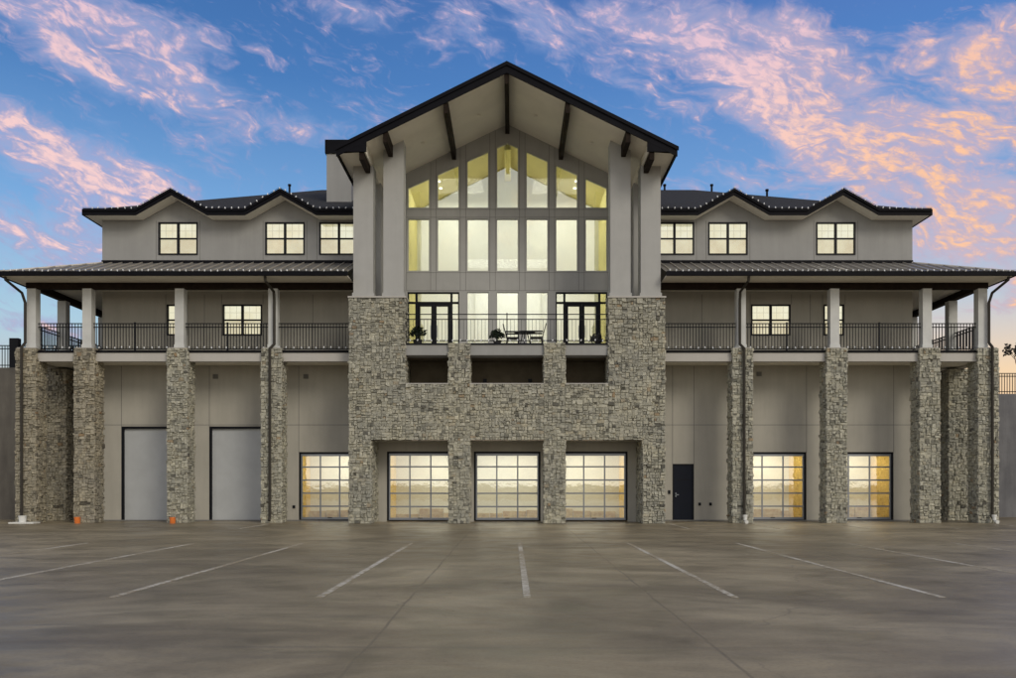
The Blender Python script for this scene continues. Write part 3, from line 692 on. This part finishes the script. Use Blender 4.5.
# --- wing roofs
for s in (-1, 1):
    F = lambda x, y, z: (s * x, y, z)
    # upper shingle roof with dormer gables
    g = MB(); zE = 12.41; sl = (15.8 - 12.41) / 7.8
    A1, R1, B1 = GP[0] - GHW, GP[0], GP[0] + GHW; A2, R2, B2 = GP[1] - GHW, GP[1], GP[1] + GHW
    yv = 1.2 + .8 / sl
    g.poly([F(5.95, 1.2, zE), F(A1, 1.2, zE), F(R1, yv, 13.21), F(B1, 1.2, zE), F(A2, 1.2, zE), F(R2, yv, 13.21), F(B2, 1.2, zE), F(16.85, 1.2, zE), F(9.05, 9, 15.8), F(5.95, 9, 15.8)])
    g.poly([F(16.85, 1.2, zE), F(16.85, 16.8, zE), F(9.05, 9, 15.8)]); g.poly([F(16.85, 16.8, zE), F(5.95, 16.8, zE), F(5.95, 9, 15.8), F(9.05, 9, 15.8)])
    for c in GP:
        g.poly([F(c - GHW, 1.2, zE), F(c, 1.2, 13.21), F(c, yv, 13.21)]); g.poly([F(c + GHW, 1.2, zE), F(c, yv, 13.21), F(c, 1.2, 13.21)])
    part(g, 'shingle_roof', 'shingle')
    g = MB()
    segs = [((5.95, zE), (A1, zE)), ((A1, zE), (R1, 13.21)), ((R1, 13.21), (B1, zE)), ((B1, zE), (A2, zE)), ((A2, zE), (R2, 13.21)), ((R2, 13.21), (B2, zE)), ((B2, zE), (16.85, zE))]
    for (xa, za), (xb, zb) in segs:
        g.xz([(s*xa, za + .02), (s*xb, zb + .02), (s*xb, zb - .22), (s*xa, za - .22)], 1.14, 1.198)
        g.xz([(s*xa, za + .035), (s*xb, zb + .035), (s*xb, zb - .07), (s*xa, za - .07)], 1.09, 1.138)
    g.box(min(s*16.852, s*16.91), max(s*16.852, s*16.91), 1.14, 16.8, zE - .22, zE + .02)
    part(g, 'eave_fascia', 'fascia')
    g = MB()
    for (xa, za), (xb, zb) in segs: g.prism([(s*xa, 1.2, za - .2), (s*xb, 1.2, zb - .2), (s*xb, YW, zb - .2), (s*xa, YW, za - .2)], (0, 0, .03))
    g.box(min(s*16.45, s*16.85), max(s*16.45, s*16.85), YW, 16.6, zE - .2, zE - .17)
    part(g, 'eave_soffit', 'soffit')
    # standing-seam porch roof, hipped at the corner
    zE, zW = 9.47, 10.47; XE, XI, YE = 19.04, 16.45, -.8
    g = MB()
    g.poly([F(5.98, YE, zE), F(XE, YE, zE), F(XI, YW, zW), F(5.98, YW, zW)])
    g.poly([F(XE, YE, zE), F(XE, 16, zE), F(XI, 16, zW), F(XI, YW, zW)])
    roof = part(g, 'porch_roof', 'metal_roof')
    g = MB(); x = 6.2
    while x < XE - .05:
        t = 1.0 if x <= XI else (XE - x) / (XE - XI)
        g.bar(F(x, YE, zE + .02), F(x, YE + (YW - YE) * t, zE + (zW - zE) * t + .02), .028, .05); x += .41
    y = YE + .3
    while y < 16:
        t = min(1.0, (y - YE) / (YW - YE)); g.bar(F(XE, y, zE + .02), F(XE - (XE - XI) * t, y, zE + (zW - zE) * t + .02), .028, .05); y += .41
    g.bar(F(XE, YE, zE + .02), F(XI, YW, zW + .02), .1, .05)
    g.build('roof_seam', M_['seam'], roof)
    g = MB(); g.box(min(s*5.98, s*19.04), max(s*5.98, s*19.04), YE - .1, YE - .002, 9.31, 9.475)
    g.box(min(s*19.042, s*19.14), max(s*19.042, s*19.14), YE - .1, 16, 9.31, 9.475)
    part(g, 'gutter', 'fascia')
    g = MB()
    g.box(min(s*5.98, s*19.0), max(s*5.98, s*19.0), YE, YW, 9.31, 9.335)
    g.box(min(s*16.45, s*19.0), max(s*16.45, s*19.0), YW, 16, 9.31, 9.335)
    part(g, 'porch_ceiling', 'soffit')
    g = MB(); g.box(min(s*5.98, s*18.66), max(s*5.98, s*18.66), .27, .53, 9.07, 9.307); g.box(min(s*18.3, s*18.56), max(s*18.3, s*18.56), .532, 16, 9.075, 9.306)
    part(g, 'porch_beam', 'beam')
    # deck
    g = MB(); g.box(min(s*6.01, s*18.85), max(s*6.01, s*18.85), .12, YW, 6.58, 6.66); g.box(min(s*16.45, s*18.85), max(s*16.45, s*18.85), YW, 16, 6.58, 6.66)
    part(g, 'deck', 'fascia')
    g = MB(); g.box(min(s*6.01, s*18.80), max(s*6.01, s*18.80), .16, .42, 6.24, 6.575); g.box(min(s*18.5, s*18.80), max(s*18.5, s*18.80), .422, 16, 6.24, 6.575)
    part(g, 'deck_beam', 'trim')
    g = MB(); g.box(min(s*6.01, s*18.5), max(s*6.01, s*18.5), .42, YW, 6.32, 6.35); g.box(min(s*16.45, s*18.5), max(s*16.45, s*18.5), YW, 16, 6.32, 6.35)
    part(g, 'deck_soffit', 'soffit')
    # stone piers and upper columns
    for c in (9.07, 12.69, 16.27, 18.52):
        clad_box('stone' if s > 0 or c < 16 else 'stone_w', s * c - .40, s * c + .40, 0, .82, 0, 6.73)
        g = MB(); g.box(s * c - .36, s * c + .36, .04, .78, 6.735, 6.76); part(g, 'pier_cap', 'trim')
        cx = s * min(c, 18.42)
        g = MB(); g.box(cx - .175, cx + .175, .22, .57, 6.76, 9.068); g.box(cx - .20, cx + .20, .195, .595, 6.76, 6.90)
        part(g, 'porch_column', 'white_col')
    for y in (2.3, 5.9, 9.5):
        clad_box('stone' if s > 0 else 'stone_w', s * 18.52 - .40, s * 18.52 + .40, y, y + .82, 0, 6.235)
        g = MB(); cx = s * 18.43; g.box(cx - .175, cx + .175, y + .24, y + .59, 6.665, 9.073); part(g, 'porch_column', 'white_col')
    # railings, one section per bay
    cols = [6.05, 9.07, 12.69, 16.27, 18.42]
    def rail(p, q, z=6.66, h=1.08, parent=BLD):
        g = MB(); p = Vector((*p, z)); q = Vector((*q, z)); d = q - p; L = d.length; d.normalize()
        up = Vector((0, 0, 1))
        for zz in (.09, h - .14, h): g.bar(p + up * zz, q + up * zz, .035, .035)
        n = max(2, int(L / .115))
        for i in range(1, n): a = p + d * L * i / n; g.bar(a + up * .09, a + up * (h - .02), .025)
        for f in ((.5,) if L > 3 else ()): a = p + d * L * f; g.bar(a, a + up * (h + .05), .06)
        return part(g, 'deck_railing', 'black')
    for a, b in zip(cols, cols[1:]):
        rail((s * (a + (.18 if a > 7 else 0)), .40), (s * (b - .18), .40))
    for a, b in ((.58, 2.53), (2.9, 6.13), (6.5, 9.7), (10.1, 15.9)): rail((s * 18.5, a), (s * 18.5, b))
# downspouts
def spout(pts, label=None):
    g = MB(); g.tube(pts, .055, 8); part(g, 'downspout', 'spout', label=label)
for s, xg in ((-1, -9.02), (1, 9.02)):
    xg2 = s * 9.10
    spout([(xg2, -.75, 9.35), (xg2, -.7, 9.15), (xg2 - s * .12, .02, 8.9), (xg2 - s * .12, .1, 8.6), (xg2 - s * .12, .1, 6.9), (xg2 + s * .0, -.09, 6.7), (xg2, -.09, .25), (xg2, -.2, .1)])
    xo = s * 18.60
    spout([(s * 18.9, -.7, 9.35), (s * 18.9, -.68, 9.2), (s * 18.66, .0, 8.85), (s * 18.60, .12, 8.5), (s * 18.60, .12, 6.95), (s * 18.62, -.09, 6.75), (s * 18.62, -.09, .25), (s * 18.62, -.22, .1)])

# chimney on the left wing roof, roof vents
g = MB(); g.box(-7.78, -6.72, 4.0, 5.6, 13.3, 15.7)
ch = part(g, 'chimney', 'stucco')
g = MB(); g.box(-7.84, -6.66, 3.94, 5.66, 15.7, 16.28); g.build('chimney_cap', M_['fascia'], ch)
for px_, py_ in ((664.6, 190), (711.7, 190), (767, 193), (289.5, 191)):
    Y = 8.9 if px_ != 767 else 6.5
    x, y, z = at(px_, py_, Y); z = 12.41 + (Y - 1.2) * .4346
    g = MB(); g.tube([(x, Y, z - .1), (x, Y, z + .2)], .05); g.tube([(x, Y, z + .2), (x, Y, z + .28)], .08); part(g, 'roof_vent', 'fascia')

# balcony railing
for a, b in ((-3.84, -2.2), (-2.2, 0), (0, 2.2), (2.2, 3.84)):
    g = MB()
    for z in (6.93, 7.74, 7.93): g.box(a, b, -.43, -.39, z, z + .03)
    n = int((b - a) / .13)
    for i in range(1, n): x = a + (b - a) * i / n; g.box(x - .006, x + .006, -.416, -.404, 6.93, 7.75)
    g.box(a - .02, a + .02, -.43, -.39, 6.86, 8.0)
    part(g, 'balcony_railing', 'black')

# ------------------------------------------------------------------ strings of lights
def strand(pts, step, label, group):
    pts = [Vector(p) for p in pts]
    root = empty('string_lights', pts[0]); tag(root, label, 'string lights', group)
    g = MB()
    for p, q in zip(pts, pts[1:]): g.bar(p, q, .012)
    g.build('wire', M_['black'], root)
    L = [0]
    for p, q in zip(pts, pts[1:]): L.append(L[-1] + (q - p).length)
    n = int(L[-1] / step); src = None
    for i in range(n):
        t = (i + .5) * step; k = max(j for j in range(len(L)) if L[j] <= t); k = min(k, len(pts) - 2)
        p = pts[k].lerp(pts[k + 1], (t - L[k]) / max(1e-6, L[k + 1] - L[k]))
        p = p + Vector((random.uniform(-.02, .02), 0, random.uniform(-.015, .015)))
        if src is None:
            b = MB(); b.lathe(Vector((0, 0, 0)), [(.009, .04), (.017, .026), (.029, .0), (.024, -.026), (.006, -.046)][::-1], 8)
            src = b.build('bulb', M_['bulb']); o = src
        else: o = src.copy(); col.objects.link(o)
        o.parent = root; o.location = p - pts[0]; o.rotation_euler = (random.uniform(-.5, .5), random.uniform(-.5, .5), 0)
G = 'strings of white bulbs along the eaves'
for s, nm in ((-1, 'left'), (1, 'right')):
    strand([(s*6.0, -.93, 9.50), (s*19.1, -.93, 9.50)], .235, 'white bulbs along the %s porch roof gutter' % nm, G)
    z = 12.46; y = 1.06
    strand([(s*6.0, y, z), (s*7.6, y, z), (s*9.02, y, z + .8), (s*10.44, y, z), (s*11.95, y, z), (s*13.37, y, z + .8), (s*14.79, y, z), (s*16.85, y, z)], .26,
           'white bulbs following the zigzag top eave of the %s wing' % nm, G)
    strand([(s*6.1, .30, 6.80), (s*18.2, .30, 6.80)], .29, 'white bulbs along the foot of the %s deck railing' % nm, 'strings of white bulbs on the railings')
strand([(-3.8, -.47, 6.95), (3.8, -.47, 6.95)], .27, 'white bulbs along the foot of the central balcony railing', 'strings of white bulbs on the railings')

# ------------------------------------------------------------------ balcony furniture, plants
def chair(x, y, face, label):
    z = 6.8; r = empty('patio_chair', (x, y, z)); tag(r, label, 'chair', 'patio chairs on the balcony')
    g = MB(); g.box(x - .24, x + .24, y - .23, y + .23, z + .42, z + .46); g.build('seat', M_['chairm'], r)
    f = face
    g = MB(); g.prism([(x - f*.22, y - .22, z + .46), (x - f*.22, y + .22, z + .46), (x - f*.36, y + .22, z + .98), (x - f*.36, y - .22, z + .98)], (-f * .035, 0, .01)); g.build('backrest', M_['chairm'], r)
    for a in (-1, 1):
        for b in (-1, 1): g = MB(); g.bar((x + a*.21, y + b*.2, z + .42), (x + a*.27, y + b*.22, z), .05); g.build('leg', M_['chairm'], r)
        g = MB(); g.bar((x - .3, y + a*.25, z + .66), (x + .24, y + a*.25, z + .66), .055); g.bar((x + f*.22, y + a*.25, z + .66), (x + f*.24, y + a*.24, z + .42), .03); g.build('armrest', M_['chairm'], r)
chair(1.15, .75, -1, 'black patio chair seen from the side, right of the small balcony table')
chair(.22, .85, 1, 'black patio chair between the leafy plant and the small balcony table')
x, y, z = .70, 1.0, 6.8
r = empty('patio_table', (x, y, z)); tag(r, 'small round black patio table between the two balcony chairs', 'table')
g = MB(); g.lathe((x, y, z + .68), [(.40, 0), (.42, .015), (.40, .03)], 20); g.build('tabletop', M_['chairm'], r)
for k in range(3):
    a = k * 2.094 + .4; g = MB(); g.bar((x + .1*math.cos(a), y + .1*math.sin(a), z + .68), (x + .3*math.cos(a), y + .3*math.sin(a), z), .035); g.build('leg', M_['chairm'], r)
def plant(x, y, z, s, label, potm='pot', spiky=False, leafm='fern'):
    r = empty('potted_plant', (x, y, z)); tag(r, label, 'plant')
    g = MB(); g.lathe((x, y, z), [(.11*s, 0), (.15*s, .22*s), (.17*s, .24*s), (.15*s, .26*s)], 16); g.build('pot', M_[potm], r)
    g = MB()
    for i in range(150):
        a = random.uniform(0, 6.283); ph = random.uniform(-.1, 1.3); rad = s * random.uniform(.12, .30)
        c = Vector((x, y, z + .42*s)) + Vector((math.cos(a) * math.cos(ph), math.sin(a) * math.cos(ph), math.sin(ph) * 1.0)) * rad
        t = Vector((random.uniform(-1, 1), random.uniform(-1, 1), random.uniform(-.6, 1))).normalized() * .09 * s; u = t.cross(Vector((random.random(), random.random(), random.random()))).normalized() * .035 * s
        g.poly([c - t, c + u, c + t, c - u])
    for i in range(6):
        a = i * 1.05; g.bar((x, y, z + .25*s), (x + math.cos(a)*.14*s, y + math.sin(a)*.14*s, z + .5*s), .015*s)
    g.build('foliage', M_[leafm], r, fixn=False)
plant(-3.48, .35, 6.8, 1.15, 'dark leafy plant in a pot in front of the left balcony door')
plant(-.38, .35, 6.8, 1.0, 'dark potted plant behind the middle of the balcony railing')
r = plant(3.55, 1.2, 6.8, .95, 'pale potted plant in front of the right balcony door', 'palepot', leafm='leaf')

# ------------------------------------------------------------------ small things at the pier feet
def bucket(x, y, s, m, label, nm='bucket'):
    r = empty(nm, (x, y, 0)); tag(r, label, 'bucket')
    g = MB(); g.lathe((x, y, 0), [(.12*s, 0), (.14*s, .26*s), (.15*s, .26*s), (.15*s, .29*s), (.135*s, .29*s), (.11*s, .05*s)], 18); g.build('body', M_[m], r, smooth=False)
    g = MB(); pts = [(x + .15*s*math.cos(t), y - .05*s*math.sin(t) - .02, .28*s - .10*s*math.sin(t)) for t in [math.pi * k / 8 for k in range(9)]]; g.tube(pts, .007, 5); g.build('handle', M_['alum'], r)
bucket(-16.42, -.22, .82, 'orange', 'orange bucket at the foot of the second stone pier from the left')
bucket(-12.78, -.22, .8, 'orange', 'orange bucket at the foot of the third stone pier from the left')
bucket(-18.5, -.25, 1.0, 'whitep', 'white bucket at the foot of the leftmost stone pier')
g = MB(); g.box(-18.9, -17.95, -.5, -.02, 0, .05); tag(g.build('splash_pad', M_['whitep']), 'pale concrete pad under the white bucket at the leftmost pier', 'concrete pad')
for x, nm in ((9.1, 'second stone pier to the right of the dark door'), (18.62, 'rightmost stone corner pier')):
    r = empty('drain_pipe', (x, -.35, 0)); tag(r, 'white drain fitting at the foot of the ' + ('rightmost stone pier' if x > 10 else 'stone pier just right of the navy door'), 'drain')
    g = MB(); g.tube([(x, -.22, .28), (x, -.24, .14), (x, -.34, .07), (x, -.46, .06)], .07, 12); g.build('elbow', M_['whitep'], r)
    g = MB(); g.tube([(x, -.22, .25), (x, -.22, .33)], .09, 12); g.build('collar', M_['whitep'], r)

# ------------------------------------------------------------------ trees beyond the walls
def tree(x, y, z, h, label, leaves=900, seed=1):
    rn = random.Random(seed); r = empty('bare_tree', (x, y, z)); tag(r, label, 'tree', 'trees beyond the walls')
    g = MB(); tips = []
    def grow(p, d, L, rad, lv):
        q = p + d * L; g.tube([p, (p + q) / 2 + Vector((rn.uniform(-1, 1), rn.uniform(-1, 1), 0)) * L * .06, q], [rad, rad * .85, rad * .7], 5 if lv > 1 else 8)
        if lv >= 4: tips.append((p, q)); return
        for i in range(rn.choice((2, 3, 3))):
            nd = (d + Vector((rn.uniform(-1, 1), rn.uniform(-1, 1), rn.uniform(-.15, .7))) * .75).normalized()
            grow(p + (q - p) * rn.uniform(.7, 1), nd, L * rn.uniform(.6, .8), rad * .58, lv + 1)
    grow(Vector((x, y, z)), Vector((0, 0, 1)), h * .3, h * .022, 0)
    g.build('trunk', M_['bark'], r, fixn=False)
    g = MB()
    for i in range(leaves):
        p, q = rn.choice(tips); c = p.lerp(q, rn.uniform(.2, 1.2)) + Vector([rn.gauss(0, .12) for _ in range(3)]) * h * .18
        t = Vector([rn.uniform(-1, 1) for _ in range(3)]).normalized() * .09; u = t.cross(Vector([rn.random() for _ in range(3)])).normalized() * .05
        g.poly([c - t, c + u, c + t, c - u])
    g.build('crown', M_['leaf'], r, fixn=False)
tree(24.9, 9, 5.5, 3.4, 'thin leafy tree behind the picket fence right of the building', 550, 3)
tree(29, 13, 5.5, 4.6, 'taller tree farther right behind the fence on the grey wall', 500, 5)
tree(-26.5, 9, 6.3, 3.6, 'small tree behind the picket fence left of the building', 450, 8)
